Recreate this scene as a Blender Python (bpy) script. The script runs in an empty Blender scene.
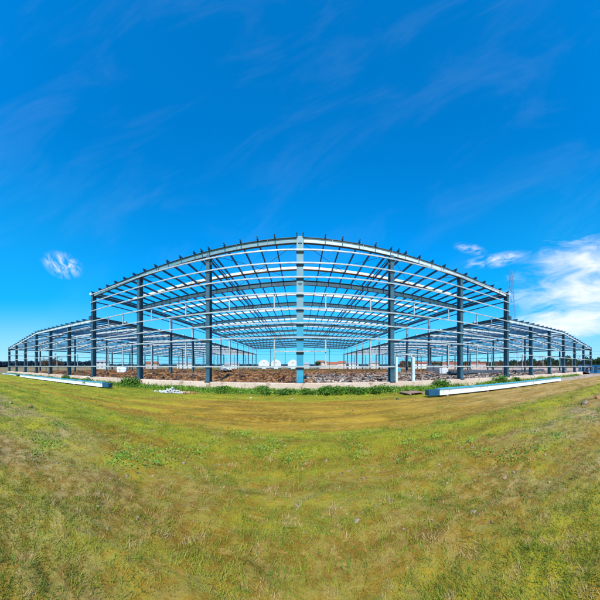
import bpy, math, random
import numpy as np
from mathutils import Vector, Matrix, noise
random.seed(11); rng = np.random.default_rng(11)
S = bpy.context.scene; COL = S.collection
D = 18.0; EYE = 2.14; F = 229.0
PI = math.pi

# ------------------------------------------------------------------ helpers
def at(px, r, z=0.0):
    """a compass direction (written as the photo column that looks along it) and a distance in metres"""
    t = (px - 300) / F
    return Vector((r * math.sin(t), r * math.cos(t), z))

def tag(o, label=None, cat=None, group=None, kind=None):
    if label: o['label'] = label
    if cat: o['category'] = cat
    if group: o['group'] = group
    if kind: o['kind'] = kind
    return o

def empty(name, loc=(0, 0, 0), rz=0.0):
    o = bpy.data.objects.new(name, None); COL.objects.link(o)
    o.location = loc; o.rotation_euler = (0, 0, rz); o.empty_display_size = 0.5
    return o

class MB:
    def __init__(s): s.v = []; s.f = []; s.mi = []; s.cur = 0
    def poly(s, pts, faces):
        n = len(s.v); s.v += [tuple(p) for p in pts]
        for f in faces: s.f.append(tuple(i + n for i in f)); s.mi.append(s.cur)
    def box(s, x0, x1, y0, y1, z0, z1):
        s.poly([(x0,y0,z0),(x1,y0,z0),(x1,y1,z0),(x0,y1,z0),(x0,y0,z1),(x1,y0,z1),(x1,y1,z1),(x0,y1,z1)],
               [(0,3,2,1),(4,5,6,7),(0,1,5,4),(1,2,6,5),(2,3,7,6),(3,0,4,7)])
    def prism(s, p0, p1, prof, up=(0, 0, 1)):
        """extrude a closed 2-D profile (side, up) from p0 to p1"""
        p0 = Vector(p0); p1 = Vector(p1); d = (p1 - p0).normalized(); u = Vector(up)
        a = d.cross(u).normalized(); b = a.cross(d).normalized(); n = len(prof)
        pts = [p0 + a*x + b*y for x, y in prof] + [p1 + a*x + b*y for x, y in prof]
        fs = [(i, (i+1) % n, n + (i+1) % n, n + i) for i in range(n)]
        s.poly(pts, fs + [tuple(range(n))[::-1], tuple(range(n, 2*n))])
    def ibeam(s, p0, p1, dep, w, tf=.03, tw=.02, up=(0, 0, 1)):
        h = dep/2; w2 = w/2; t2 = tw/2
        s.prism(p0, p1, [(-w2,-h),(w2,-h),(w2,-h+tf),(t2,-h+tf),(t2,h-tf),(w2,h-tf),(w2,h),(-w2,h),(-w2,h-tf),(-t2,h-tf),(-t2,-h+tf),(-w2,-h+tf)], up)
    def cee(s, p0, p1, dep, w, t=.012, up=(0, 0, 1), flip=1):
        h = dep/2; w = w*flip; t1 = t*flip
        pr = [(-w/2,-h),(w/2,-h),(w/2,-h+.03),(w/2-t1,-h+.03),(w/2-t1,-h+t),(-w/2+t1,-h+t),(-w/2+t1,h-t),(w/2-t1,h-t),(w/2-t1,h-.03),(w/2,h-.03),(w/2,h),(-w/2,h)]
        s.prism(p0, p1, pr if flip > 0 else pr[::-1], up)
    def bar(s, p0, p1, w, h=None, up=(0, 0, 1)):
        h = h or w
        s.prism(p0, p1, [(-w/2,-h/2),(w/2,-h/2),(w/2,h/2),(-w/2,h/2)], up)
    def tube(s, p0, p1, r0, r1=None, n=8, up=(0.1, 0.2, 1)):
        r1 = r0 if r1 is None else r1
        p0 = Vector(p0); p1 = Vector(p1); d = (p1-p0).normalized()
        u = Vector(up) if abs(d.z) < .9 else Vector((1, 0, 0)); a = d.cross(u).normalized(); b = a.cross(d)
        c = [(math.cos(2*PI*i/n), math.sin(2*PI*i/n)) for i in range(n)]
        pts = [p0 + a*x*r0 + b*y*r0 for x, y in c] + [p1 + a*x*r1 + b*y*r1 for x, y in c]
        s.poly(pts, [(i, (i+1) % n, n+(i+1) % n, n+i) for i in range(n)] + [tuple(range(n))[::-1], tuple(range(n, 2*n))])
    def build(s, name, mats, parent=None, smooth=False, loc=None):
        me = bpy.data.meshes.new(name); me.from_pydata(s.v, [], s.f)
        mats = mats if isinstance(mats, (list, tuple)) else [mats]
        for m in mats: me.materials.append(m)
        if len(mats) > 1: me.polygons.foreach_set('material_index', s.mi)
        if smooth: me.polygons.foreach_set('use_smooth', [True]*len(s.f))
        me.update()
        o = bpy.data.objects.new(name, me); COL.objects.link(o)
        if parent: o.parent = parent
        if loc: o.location = loc
        return o

def np_mesh(name, verts, faces_flat, nper, mat, parent=None, smooth=False):
    me = bpy.data.meshes.new(name); nf = len(faces_flat)//nper
    me.vertices.add(len(verts)); me.vertices.foreach_set('co', np.asarray(verts, np.float32).ravel())
    me.loops.add(len(faces_flat)); me.loops.foreach_set('vertex_index', np.asarray(faces_flat, np.int32))
    me.polygons.add(nf); me.polygons.foreach_set('loop_start', np.arange(nf, dtype=np.int32)*nper)
    me.polygons.foreach_set('loop_total', np.full(nf, nper, np.int32))
    if smooth: me.polygons.foreach_set('use_smooth', np.ones(nf, bool))
    me.update(calc_edges=True); me.materials.append(mat)
    o = bpy.data.objects.new(name, me); COL.objects.link(o)
    if parent: o.parent = parent
    return o

# ------------------------------------------------------------------ materials
def mat(name, c, c2=None, rough=.6, metal=0, scale=3.0, spots=None, spot_amt=.62, bump=0, bscale=20, spec=.5, detail=6):
    m = bpy.data.materials.new(name); m.use_nodes = True; n = m.node_tree.nodes; l = m.node_tree.links
    p = n['Principled BSDF']; p.inputs['Roughness'].default_value = rough; p.inputs['Metallic'].default_value = metal
    p.inputs['Specular IOR Level'].default_value = spec
    g = n.new('ShaderNodeNewGeometry')
    t = n.new('ShaderNodeTexNoise'); t.inputs['Scale'].default_value = scale; t.inputs['Detail'].default_value = detail; t.inputs['Roughness'].default_value = .65
    l.new(g.outputs['Position'], t.inputs['Vector'])
    r = n.new('ShaderNodeMapRange'); r.inputs[1].default_value = .35; r.inputs[2].default_value = .65; l.new(t.outputs['Fac'], r.inputs[0])
    mx = n.new('ShaderNodeMix'); mx.data_type = 'RGBA'; l.new(r.outputs[0], mx.inputs[0])
    mx.inputs[6].default_value = (*c, 1); mx.inputs[7].default_value = (*(c2 or c), 1); out = mx.outputs[2]
    if spots:
        t2 = n.new('ShaderNodeTexNoise'); t2.inputs['Scale'].default_value = scale*2.7; t2.inputs['Detail'].default_value = 8
        l.new(g.outputs['Position'], t2.inputs['Vector'])
        r2 = n.new('ShaderNodeMapRange'); r2.inputs[1].default_value = spot_amt; r2.inputs[2].default_value = spot_amt+.06; l.new(t2.outputs['Fac'], r2.inputs[0])
        m2 = n.new('ShaderNodeMix'); m2.data_type = 'RGBA'; l.new(r2.outputs[0], m2.inputs[0]); l.new(out, m2.inputs[6]); m2.inputs[7].default_value = (*spots, 1); out = m2.outputs[2]
    l.new(out, p.inputs['Base Color'])
    if bump:
        tb = n.new('ShaderNodeTexNoise'); tb.inputs['Scale'].default_value = bscale; tb.inputs['Detail'].default_value = 8; l.new(g.outputs['Position'], tb.inputs['Vector'])
        b = n.new('ShaderNodeBump'); b.inputs['Strength'].default_value = bump; b.inputs['Distance'].default_value = .05
        l.new(tb.outputs['Fac'], b.inputs['Height']); l.new(b.outputs[0], p.inputs['Normal'])
    return m

M = {}
M['steel'] = mat('blue_grey_steel_paint', (.03,.085,.125), (.055,.135,.175), .42, 0, .8, (.16,.12,.09), .7)
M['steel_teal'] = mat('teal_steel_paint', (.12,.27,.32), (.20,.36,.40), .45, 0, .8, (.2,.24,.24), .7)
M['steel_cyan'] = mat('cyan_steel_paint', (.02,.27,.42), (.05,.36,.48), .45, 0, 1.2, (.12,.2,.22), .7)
M['steel_pale'] = mat('pale_and_sunlit_steel', (.55,.64,.68), (.72,.77,.78), .4, 0, 1.0, (.45,.4,.33), .7)  # pale paint, also sunlight painted onto column tops and front rafter
M['steel_dark'] = mat('dark_steel_paint', (.025,.05,.075), (.05,.09,.12), .5, 0, 1.0)
M['wing_steel'] = mat('blue_wing_steel_paint', (.02,.15,.27), (.04,.21,.34), .45, 0, 1.0)
M['galv'] = mat('galvanised_steel', (.36,.39,.39), (.62,.62,.58), .4, .2, 2.0, (.42,.3,.2), .68)
M['purlin'] = mat('dark_purlin_paint', (.012,.03,.05), (.03,.06,.09), .5, 0, 1.5)
M['white_strip'] = mat('white_lining', (.78,.76,.7), (.85,.85,.83), .6, 0, 1.0, (.5,.36,.2), .66)
M['concrete'] = mat('plinth_concrete', (.66,.45,.31), (.80,.61,.45), .9, 0, .5, (.42,.29,.18), .6, .5, 9)
M['clod'] = mat('brown_clods', (.30,.12,.04), (.52,.27,.11), .95, 0, .8, (.1,.05,.025), .6, .5, 20)
M['stone'] = mat('pale_stones', (.42,.29,.20), (.66,.56,.46), .9, 0, 1.3, (.16,.1,.07), .6, .4, 20)
M['field_stone'] = mat('field_stones', (.28,.18,.09), (.48,.35,.21), .95, 0, 6, (.12,.08,.04), .56, .4, 30)
M['dark_clod'] = mat('dark_clods', (.06,.03,.02), (.15,.07,.035), .95, 0, 2)
M['dirty_white'] = mat('dusty_white_rubble', (.55,.5,.44), (.75,.73,.7), .9, 0, 5, (.34,.25,.17), .58)
M['white_paint'] = mat('white_paint', (.78,.79,.78), (.85,.85,.83), .5, 0, 1.0)
M['white_beam'] = mat('white_beam_paint', (.72,.75,.74), (.84,.86,.85), .4, 0, 1.5, (.45,.36,.24), .62)
M['cyan_top'] = mat('cyan_film', (.03,.36,.48), (.12,.5,.58), .4, 0, 1.0)
M['navy'] = mat('navy_end', (.01,.05,.12), (.01,.12,.2), .5, 0, 2.0)
M['glass'] = mat('dark_glass', (.02,.04,.07), (.05,.08,.12), .08, 0, 1.0)
M['tyre'] = mat('tyre_rubber', (.02,.02,.02), None, .9)
M['cabin_blue'] = mat('blue_cabin_paint', (.02,.19,.42), (.03,.27,.5), .5, 0, .8, (.02,.1,.25), .66)
M['wood'] = mat('weathered_board', (.30,.17,.10), (.45,.28,.19), .9, 0, 2.5, (.16,.1,.06), .6, .4, 30)
M['bark'] = mat('bark', (.09,.06,.04), (.14,.1,.07), .95, 0, 5)
M['leaf_dark'] = mat('dark_leaves', (.02,.06,.015), (.05,.11,.02), .7, 0, .6)
M['leaf_brown'] = mat('rusty_leaves', (.13,.06,.03), (.2,.11,.05), .8, 0, .6)
M['leaf_bush'] = mat('bush_leaves', (.03,.12,.008), (.14,.28,.015), .6, 0, 1.6, (.36,.42,.02), .66)
M['leaf_weed'] = mat('weed_leaves', (.10,.24,.015), (.26,.42,.03), .7, 0, .9, (.5,.5,.1), .64)
M['grass'] = mat('grass_blades', (.13,.19,.010), (.34,.34,.02), .8, 0, 1.3, (.50,.36,.12), .56)
M['wall_white'] = mat('render_white', (.66,.63,.58), (.76,.73,.68), .8, 0, .3)
M['wall_cream'] = mat('render_cream', (.62,.45,.36), (.7,.55,.45), .8, 0, .3)
M['wall_grey'] = mat('render_grey', (.4,.42,.44), (.5,.5,.5), .8, 0, .3)
M['roof_red'] = mat('red_roof_tiles', (.35,.09,.04), (.45,.15,.07), .8, 0, 1)
M['roof_grey'] = mat('grey_roof_sheets', (.3,.32,.34), (.4,.4,.4), .7, 0, 1)
M['box_grey'] = mat('grey_box_paint', (.07,.09,.12), (.12,.15,.18), .6, 0, 1)
M['pale_green'] = mat('pale_green_lid', (.6,.76,.7), (.7,.82,.78), .5)
M['forest'] = mat('far_forest', (.012,.04,.075), (.02,.06,.09), .9, 0, .05)
M['lattice'] = mat('pylon_steel', (.2,.25,.3), None, .5, .3)

def nz(x, y, s=1.0, o=0.0): return noise.noise(Vector((x*s + o, y*s - o, o)))
def fbm(x, y, s=1.0, o=0.0, k=4):
    a = 0; w = 1; t = 0
    for i in range(k): a += w*noise.noise(Vector((x*s + o, y*s - o, o))); t += w; w *= .5; s *= 2.1
    return a/t
def ss(a, b, x): t = max(0, min(1, (x-a)/(b-a))); return t*t*(3-2*t)

# ------------------------------------------------------------------ ground (road, verges, grass land)
def ground_z(x, y):
    r = math.hypot(x, y); z = 0.0
    z += .05*fbm(x, y, .35, 3) * ss(3, 6, r + 3)
    z += .03*nz(x, y, 1.6, 9) + .018*nz(x, y, 4.5, 19)
    if r < 60:
        for yc in (8.7, 10.6): z -= .13*math.exp(-((y - yc - .5*nz(x, 0, .12, 5))/.22)**2)*(.6 + .4*nz(x, y, .7, 2))
        z += .10*ss(7.6, 6.2, y + .5*nz(x, 0, .3, 7))*(1 + .9*nz(x, y, .9, 4))
        z += .12*ss(4.6, 3.2, y)*(.5 + fbm(x, y, 1.3, 8))
        z += .04*ss(14.5, 17, y)
    if r > 200: z += -1.2 * 0
    return z
rad = [0.0, .5] + list(np.geomspace(.8, 45, 210)) + list(np.geomspace(47, 6000, 34)); NA = 620
vs = [(0, 0, ground_z(0, 0))]
for r in rad[1:]:
    for i in range(NA):
        a = 2*PI*i/NA; x = r*math.sin(a); y = r*math.cos(a)
        vs.append((x, y, ground_z(x, y) if r < 70 else 0.0))
fq = []
for j in range(len(rad)-2):
    b = 1 + j*NA
    for i in range(NA): fq += [b+i, b+NA+i, b+NA+(i+1) % NA, b+(i+1) % NA]

gm = bpy.data.materials.new('ground_mud_and_grass'); gm.use_nodes = True
n = gm.node_tree.nodes; l = gm.node_tree.links; P = n['Principled BSDF']; P.inputs['Roughness'].default_value = .95; P.inputs['Specular IOR Level'].default_value = .2
geo = n.new('ShaderNodeNewGeometry'); sep = n.new('ShaderNodeSeparateXYZ'); l.new(geo.outputs['Position'], sep.inputs[0])
def NT(scale, detail=6, vec=None, rough=.6, nt=None):
    N = (nt or n); t = N.new('ShaderNodeTexNoise'); t.inputs['Scale'].default_value = scale; t.inputs['Detail'].default_value = detail; t.inputs['Roughness'].default_value = rough
    (l).new(vec or geo.outputs['Position'], t.inputs['Vector']); return t.outputs['Fac']
def MATH(op, a, b=None, c=None, clamp=False):
    m = n.new('ShaderNodeMath'); m.operation = op; m.use_clamp = clamp
    for i, q in enumerate((a, b, c)):
        if q is None: continue
        if isinstance(q, (int, float)): m.inputs[i].default_value = q
        else: l.new(q, m.inputs[i])
    return m.outputs[0]
def MR(v, a, b, c=0, d=1):
    m = n.new('ShaderNodeMapRange'); m.interpolation_type = 'SMOOTHSTEP'; l.new(v, m.inputs[0])
    for i, q in enumerate((a, b, c, d)): m.inputs[i+1].default_value = q
    return m.outputs[0]
def MIX(f, a, b):
    m = n.new('ShaderNodeMix'); m.data_type = 'RGBA'
    if isinstance(f, (int, float)): m.inputs[0].default_value = f
    else: l.new(f, m.inputs[0])
    for i, q in ((6, a), (7, b)):
        if isinstance(q, tuple): m.inputs[i].default_value = (*q, 1)
        else: l.new(q, m.inputs[i])
    return m.outputs[2]
mp = n.new('ShaderNodeMapping'); mp.inputs['Scale'].default_value = (.22, 1, 1); l.new(geo.outputs['Position'], mp.inputs[0])
streak = NT(.9, 8, mp.outputs[0]); patch = NT(.35, 8); fine = NT(6, 10); grit = NT(40, 6)
yw = MATH('ADD', sep.outputs[1], MATH('MULTIPLY', MATH('SUBTRACT', patch, .5), 3.2))
xw = MATH('ADD', sep.outputs[0], MATH('MULTIPLY', MATH('SUBTRACT', patch, .5), 10))
mud = MIX(MR(streak, .36, .64), (.27,.14,.008), (.54,.31,.025))
mud = MIX(MATH('MULTIPLY', MR(sep.outputs[0], 3, 14), .7), mud, MIX(MR(streak, .38, .62), (.34,.18,.06), (.60,.38,.18)))
mud = MIX(MR(fine, .42, .7), mud, (.50,.29,.03))
mud = MIX(MR(patch, .52, .66, 0, .6), mud, (.20,.14,.006))
mud = MIX(MR(NT(2.3, 9, mp.outputs[0]), .52, .66, 0, .6), mud, (.20,.11,.012))
mud = MIX(MR(NT(9, 9, mp.outputs[0]), .56, .66, 0, .55), mud, (.60,.38,.10))
grs = MIX(MR(streak, .38, .62), (.22,.25,.010), (.42,.36,.016))
grs = MIX(MR(fine, .5, .68), grs, (.33,.20,.02))
# grass cover: strong on the left, patchy on the verge right, thin on the muddy road
left = MR(xw, -2, -15)
road = MATH('MULTIPLY', MR(yw, 6.6, 7.8), MR(yw, 14.6, 12.8))
cover = MATH('ADD', MATH('MULTIPLY', left, .85), MATH('MULTIPLY', MATH('SUBTRACT', 1, road), MR(yw, 4, 7, .40, .72)))
cover = MATH('ADD', cover, MR(fine, .3, .7, -.25, .25))
cover = MATH('ADD', cover, MR(streak, .35, .65, -.28, .28))
cover = MR(cover, .2, .75)
tr = None
for yc in (8.7, 10.6):
    dd = MR(MATH('ABSOLUTE', MATH('SUBTRACT', MATH('ADD', sep.outputs[1], MATH('MULTIPLY', MATH('SUBTRACT', streak, .5), 1.4)), yc)), .5, .15)
    tr = dd if tr is None else MATH('MAXIMUM', tr, dd)
cover = MATH('MULTIPLY', cover, MATH('SUBTRACT', 1, MATH('MULTIPLY', tr, .75)))
colr = MIX(cover, mud, grs)
rough_ = MATH('MULTIPLY', MATH('MULTIPLY', MR(yw, 5.0, 3.6), MR(patch, .35, .62)), MR(MATH('ABSOLUTE', sep.outputs[0]), 1, 9, .25, 1))     # dry stony strip on the near side
colr = MIX(rough_, colr, MIX(MR(fine, .4, .6), (.24,.14,.05), (.52,.36,.18)))
colr = MIX(MR(grit, .62, .72, 0, .5), colr, (.55,.42,.25))
farf = MR(sep.outputs[1], 17, 22)
far_sides = MR(MATH('ABSOLUTE', sep.outputs[0]), 48, 62)
far_c = MIX(MR(patch, .4, .6), (.34,.20,.12), (.22,.17,.06))
colr = MIX(MATH('MULTIPLY', MATH('MAXIMUM', farf, MATH('MULTIPLY', far_sides, MR(sep.outputs[1], 9, 13))), .9), colr, far_c)
near17 = MATH('MULTIPLY', MR(sep.outputs[0], 24, 34), MR(yw, 12.5, 14.5))
colr = MIX(near17, colr, MIX(MR(fine, .4, .6), (.45,.28,.19), (.62,.46,.35)))
l.new(colr, P.inputs['Base Color'])
bp = n.new('ShaderNodeBump'); bp.inputs['Strength'].default_value = .9; bp.inputs['Distance'].default_value = .06
l.new(MATH('ADD', NT(5, 12, None, .7), MATH('MULTIPLY', NT(30, 6), .35)), bp.inputs['Height']); l.new(bp.outputs[0], P.inputs['Normal'])
g = np_mesh('ground', vs, fq, 4, gm, None, True); g['kind'] = 'structure'
# close the middle fan
ctr = MB(); ctr.poly([(0,0,ground_z(0,0))] + [tuple(vs[1+i]) for i in range(NA)], [(0, 1+(i+1) % NA, 1+i) for i in range(NA)])
o = ctr.build('ground', gm); o['kind'] = 'structure'

# ------------------------------------------------------------------ soil inside the frame
def soil_z(x, y):
    z = .70 + .10*fbm(x, y, .5, 21) + .07*nz(x, y, 2.2, 31)
    up = ss(20, 27, y)*ss(112, 85, y)
    z += up*.33*max(0, fbm(x, y, .16, 51) + .18)*2.0
    z += up*.16*fbm(x, y, .9, 61)
    z += .45*math.exp(-((x+7.5)/5)**2 - ((y-24)/3.4)**2)*(1+.4*nz(x, y, 1.2, 3))
    z += .35*math.exp(-((x-15)/6)**2 - ((y-31)/3)**2)
    # trench dug across the soil
    ax, ay, bx, by = -5.2, 31, -.6, 19.4
    t = max(0, min(1, ((x-ax)*(bx-ax)+(y-ay)*(by-ay))/((bx-ax)**2+(by-ay)**2))); dd = math.hypot(x-ax-t*(bx-ax), y-ay-t*(by-ay))
    z -= .55*math.exp(-(dd/.45)**2); z += .22*math.exp(-((dd-1.0)/.4)**2)
    e = ss(59, 56.5, abs(x))*ss(123, 119, y); return z*e - .3*(1-e)
xs = np.concatenate([-np.geomspace(60, .25, 150), [0], np.geomspace(.25, 60, 150)]); ys = np.concatenate([np.linspace(18.34, 30, 90), np.geomspace(30.3, 124, 110)])
xs = np.unique(np.concatenate([xs, np.arange(-30, 30, .3)]))
sv = [(x, y, soil_z(x, y) if j else soil_z(x, y)) for j, y in enumerate(ys) for x in xs]; nx = len(xs); sf = []
for j in range(len(ys)-1):
    for i in range(nx-1): b = j*nx+i; sf += [b, b+1, b+nx+1, b+nx]
sm = bpy.data.materials.new('dug_soil'); sm.use_nodes = True; n = sm.node_tree.nodes; l = sm.node_tree.links; P = n['Principled BSDF']
P.inputs['Roughness'].default_value = .95; P.inputs['Specular IOR Level'].default_value = .15
geo = n.new('ShaderNodeNewGeometry'); sep = n.new('ShaderNodeSeparateXYZ'); l.new(geo.outputs['Position'], sep.inputs[0])
patch = NT(.3, 8); fine = NT(3, 10)
c_l = MIX(MR(fine, .38, .62), (.15,.045,.015), (.55,.25,.08)); c_r = MIX(MR(fine, .38, .62), (.20,.10,.06), (.58,.45,.34))
xw = MATH('ADD', sep.outputs[0], MATH('MULTIPLY', MATH('SUBTRACT', patch, .5), 14))
cc = MIX(MATH('MULTIPLY', MR(xw, -1.5, 2.5), MR(sep.outputs[1], 40, 26)), c_l, c_r)
cc = MIX(MATH('MULTIPLY', MR(sep.outputs[1], 45, 75), MR(patch, .45, .55)), cc, (.16,.17,.03))
cc = MIX(MR(NT(.9, 8), .50, .58, 0, .9), cc, (.075,.03,.015))
cc = MIX(MR(NT(1.7, 8), .60, .66, 0, .7), cc, (.62,.40,.22))
l.new(cc, P.inputs['Base Color']); bp = n.new('ShaderNodeBump'); bp.inputs['Strength'].default_value = 1; bp.inputs['Distance'].default_value = .15
l.new(NT(4, 12, None, .7), bp.inputs['Height']); l.new(bp.outputs[0], P.inputs['Normal'])
o = np_mesh('soil', sv, sf, 4, sm, None, True); o['kind'] = 'structure'

# ------------------------------------------------------------------ rocks and clods
def rock_verts(r, sq=.7):
    t = (1+5**.5)/2
    v = [Vector(p).normalized() for p in [(-1,t,0),(1,t,0),(-1,-t,0),(1,-t,0),(0,-1,t),(0,1,t),(0,-1,-t),(0,1,-t),(t,0,-1),(t,0,1),(-t,0,-1),(-t,0,1)]]
    f = [(0,11,5),(0,5,1),(0,1,7),(0,7,10),(0,10,11),(1,5,9),(5,11,4),(11,10,2),(10,7,6),(7,1,8),(3,9,4),(3,4,2),(3,2,6),(3,6,8),(3,8,9),(4,9,5),(2,4,11),(6,2,10),(8,6,7),(9,8,1)]
    R = Matrix.Rotation(random.uniform(0, 6.28), 3, 'Z') @ Matrix.Rotation(random.uniform(-.6, .6), 3, 'X')
    sc = (random.uniform(.8, 1.4), random.uniform(.7, 1.1), sq*random.uniform(.7, 1.1))
    out = []
    for p in v:
        k = r*random.uniform(.72, 1.15); q = R @ Vector((p.x*sc[0]*k, p.y*sc[1]*k, p.z*sc[2]*k)); out.append(q)
    return out, f
def scatter(name, N, pos, rfun, m, label, zf):
    b = MB()
    for _ in range(N):
        x, y = pos(); r = rfun(); v, f = rock_verts(r)
        z = zf(x, y) + r*.08; b.poly([(p.x+x, p.y+y, p.z+z) for p in v], f)
    o = b.build(name, m); tag(o, label, name, None, 'stuff'); return o
def pL():
    y = 18.6 + random.random()**1.8*34; return random.uniform(-1.6*y, .06*y), y
def pR():
    y = 18.6 + random.random()**1.8*26; return random.uniform(0, 1.5*y), y
scatter('clods', 2600, pL, lambda: random.uniform(.04, .10)*random.choice((1, 1, 1.7, 2.4)), M['clod'], 'brown clods of dug earth lying inside the steel frame', soil_z)
scatter('lumps', 2600, lambda: (lambda y: (random.uniform(-1.7*y, 1.6*y), y))(18.6 + random.random()**1.6*44), lambda: random.uniform(.05, .13)*random.choice((1, 1, 1.8, 2.6)), M['dark_clod'], 'dark damp lumps of soil lying between the brown clods', soil_z)
scatter('rubble', 3000, pR, lambda: random.uniform(.03, .08)*random.choice((1, 1, 1.6, 2.2)), M['stone'], 'pale broken stones strewn over the soil inside the frame', soil_z)
def pG():
    while True:
        x = random.uniform(-22, 26); y = random.choice((random.uniform(1.8, 4.8), random.uniform(1, 17), random.uniform(14, 17.6)))
        if math.hypot(x, y) > 2.6 and (y < 5 or random.random() < .5): return x, y
scatter('gravel', 2200, pG, lambda: random.uniform(.008, .026)*random.choice((1, 1, 1, 1.8)), M['field_stone'], 'small loose stones scattered on the muddy track and verge', ground_z)
def pV():
    a = random.uniform(28, 62); return a, 14.4 + random.random()*3.4
scatter('debris', 500, pV, lambda: random.uniform(.05, .16), M['stone'], 'pinkish rubble spread beside the far end of the plinth', ground_z)

# ------------------------------------------------------------------ plants
def leaves(b_v, b_f, c, size, up=.5):
    nrm = Vector((random.gauss(0, 1), random.gauss(0, 1), random.gauss(up, 1))).normalized()
    a = nrm.orthogonal().normalized(); a = Matrix.Rotation(random.uniform(0, 6.28), 3, nrm) @ a; bb = nrm.cross(a)
    s = size*random.uniform(.6, 1.3); n0 = len(b_v)
    b_v += [c - a*s*.5, c + bb*s*.28, c + a*s*.5, c - bb*s*.28]; b_f += [n0, n0+1, n0+2, n0+3]
def bush_mesh(seed, rx, ry, h, N, size, m, name='leaves'):
    random.seed(seed); v = []; f = []
    lobes = [(random.uniform(-.6, .6)*rx, random.uniform(-.5, .5)*ry, random.uniform(.25, .6)*h, random.uniform(.3, .5)) for _ in range(9)]
    for _ in range(N):
        lx, ly, lz, lr = random.choice(lobes); d = Vector((random.gauss(0, 1), random.gauss(0, 1), random.gauss(0, 1))).normalized()*random.random()**.4
        c = Vector((lx + d.x*rx*lr, ly + d.y*ry*lr, max(.02, lz + d.z*h*lr*1.1))); leaves(v, f, c, size)
    me = np_mesh(name, [tuple(p) for p in v], f, 4, m); return me
def spot_bush(me_src, loc, rz, sc, label, group):
    e = empty('bush', loc, rz); e.scale = sc; tag(e, label, 'bush', group)
    o = me_src.copy(); COL.objects.link(o); o.parent = e; o.name = 'foliage'
    st = MB()
    for q in range(4): a = q*1.6; st.tube((0, 0, -.03), (.22*math.cos(a), .16*math.sin(a), .3), .012, .006, 5)
    st.build('stem', M['bark'], e)
    return e
protos = [bush_mesh(s, .66, .42, .55, 1300, .085, M['leaf_bush'], 'foliage') for s in (1, 2, 3)]
GB = 'leafy bushes growing along the concrete plinth'
bl = [(312, 16.9, 'dark green bush just beside the foot of the centre column'), (324, 17.0, 'low bush by the plinth under the opening right of the centre column'),
      (333, 16.9, 'second round bush to the right of the centre column along the plinth'), (343, 17.1, 'dense bush along the plinth midway between the centre and next column'),
      (352, 17.3, 'small gap-edge bush by the plinth midway to the door frame'), (363, 17.4, 'broad dark bush along the plinth left of the door frame'),
      (374, 17.7, 'tallest dark bush by the plinth, left of the door frame'), (384, 18.1, 'last dark bush before the door frame column'),
      (223, 17.8, 'bright green bush by the plinth under the column left of centre'), (266, 17.1, 'spreading bush by the plinth left of the centre column'), (287, 16.8, 'small bush by the plinth just left of the centre column'),
      (441, 20.8, 'single round bush behind the near end of the right fallen beam'), (494, 27.0, 'bush behind the middle of the right fallen beam'), (512, 29.5, 'bush behind the far half of the right fallen beam'),
      (66, 30.5, 'leftmost round bush behind the left fallen beam'), (78, 27.5, 'middle round bush behind the left fallen beam'), (87, 25.6, 'round bush behind the blue end of the left fallen beam'),
      (130, 23.0, 'low green bush by the plinth left of the white rubble heap')]
for i, (px, r, lb) in enumerate(bl):
    p = at(px, r); p.y = min(p.y, 17.3); p.z = ground_z(p.x, p.y); s = 1.3 + .4*((i*7) % 5)/4
    if r > 20: s *= 1.25
    spot_bush(protos[i % 3], p, i*1.3, (s*1.2, s*.9, s*(.75 if r < 20 else .9)), lb, GB)
for q in protos: bpy.data.objects.remove(q)

random.seed(5)
v = []; f = []
for _ in range(85000):
    x = random.uniform(-56, 46) if random.random() < .62 else random.uniform(-22, 20); y = 17.6 - abs(random.gauss(0, .62))
    dens = .62 + 1.3*fbm(x, y, .28, 77)
    if random.random() > dens or y < 15.2: continue
    hh = .34*random.random()**1.2*(.3 + max(0, dens))*(.6+.4*ss(15.8, 17, y)); c = Vector((x, y, ground_z(x, y) + .02 + hh)); leaves(v, f, c, random.choice((.05, .08, .1, .14)))
    if random.random() < .10:
        n0 = len(v); hs_ = random.uniform(.25, .6); gx = random.gauss(0, .12); v += [Vector((x-.012, y, c.z-hh)), Vector((x+.012, y, c.z-hh)), Vector((x+gx, y+random.gauss(0, .1), c.z-hh+hs_)), Vector((x+gx*.4, y+.01, c.z-hh+hs_*.5))]; f += [n0, n0+1, n0+2, n0+3]
tag(np_mesh('weeds', [tuple(p) for p in v], f, 4, M['leaf_weed']), 'bright green weeds growing in a strip along the plinth foot', 'weeds', None, 'stuff')

# grass blades
v = []; f = []
def blade_zone():
    while True:
        r = 1.9*math.exp(random.random()*2.75); a = random.uniform(-1.5, 1.5); x = r*math.sin(a); y = r*math.cos(a)
        if y > 16.8: continue
        nzv = fbm(x, y, .5, 91)
        road = ss(6.6, 8.2, y + nzv*2)*ss(15.5, 13, y)
        pr = .58 - .53*road*(1 - .8*ss(-3, -14, x)) + nzv*1.1
        if y < 4.4: pr -= .22
        pr *= .9
        if random.random() < pr: return x, y, r
for _ in range(15000):
    x0, y0, r = blade_zone(); big_ = random.random() < .18; sp_ = (.022 + .005*r)*(1.6 if big_ else 1); H_ = random.uniform(.02, .05)*(1.8 if big_ else 1)*(1 + .02*r)
    lx_ = random.gauss(0, .25); ly_ = random.gauss(0, .25)
    for _ in range(random.randint(6, 13) + (6 if big_ else 0)):
        x = x0 + random.gauss(0, sp_); y = y0 + random.gauss(0, sp_); h = H_*random.uniform(.5, 1.25); w = .0018 + .0008*r
        z = ground_z(x, y) - .005; a = random.uniform(0, 6.28); dx = math.cos(a); dy = math.sin(a); ln = (lx_ + random.gauss(0, .45))*h; lm = (ly_ + random.gauss(0, .45))*h
        n0 = len(v); v += [(x-dx*w, y-dy*w, z), (x+dx*w, y+dy*w, z), (x+ln, y+lm, z+h)]; f += [n0, n0+1, n0+2]
tag(np_mesh('grass', v, f, 3, M['grass']), 'short yellow green grass thinly covering the mud', 'grass', None, 'stuff')
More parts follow.
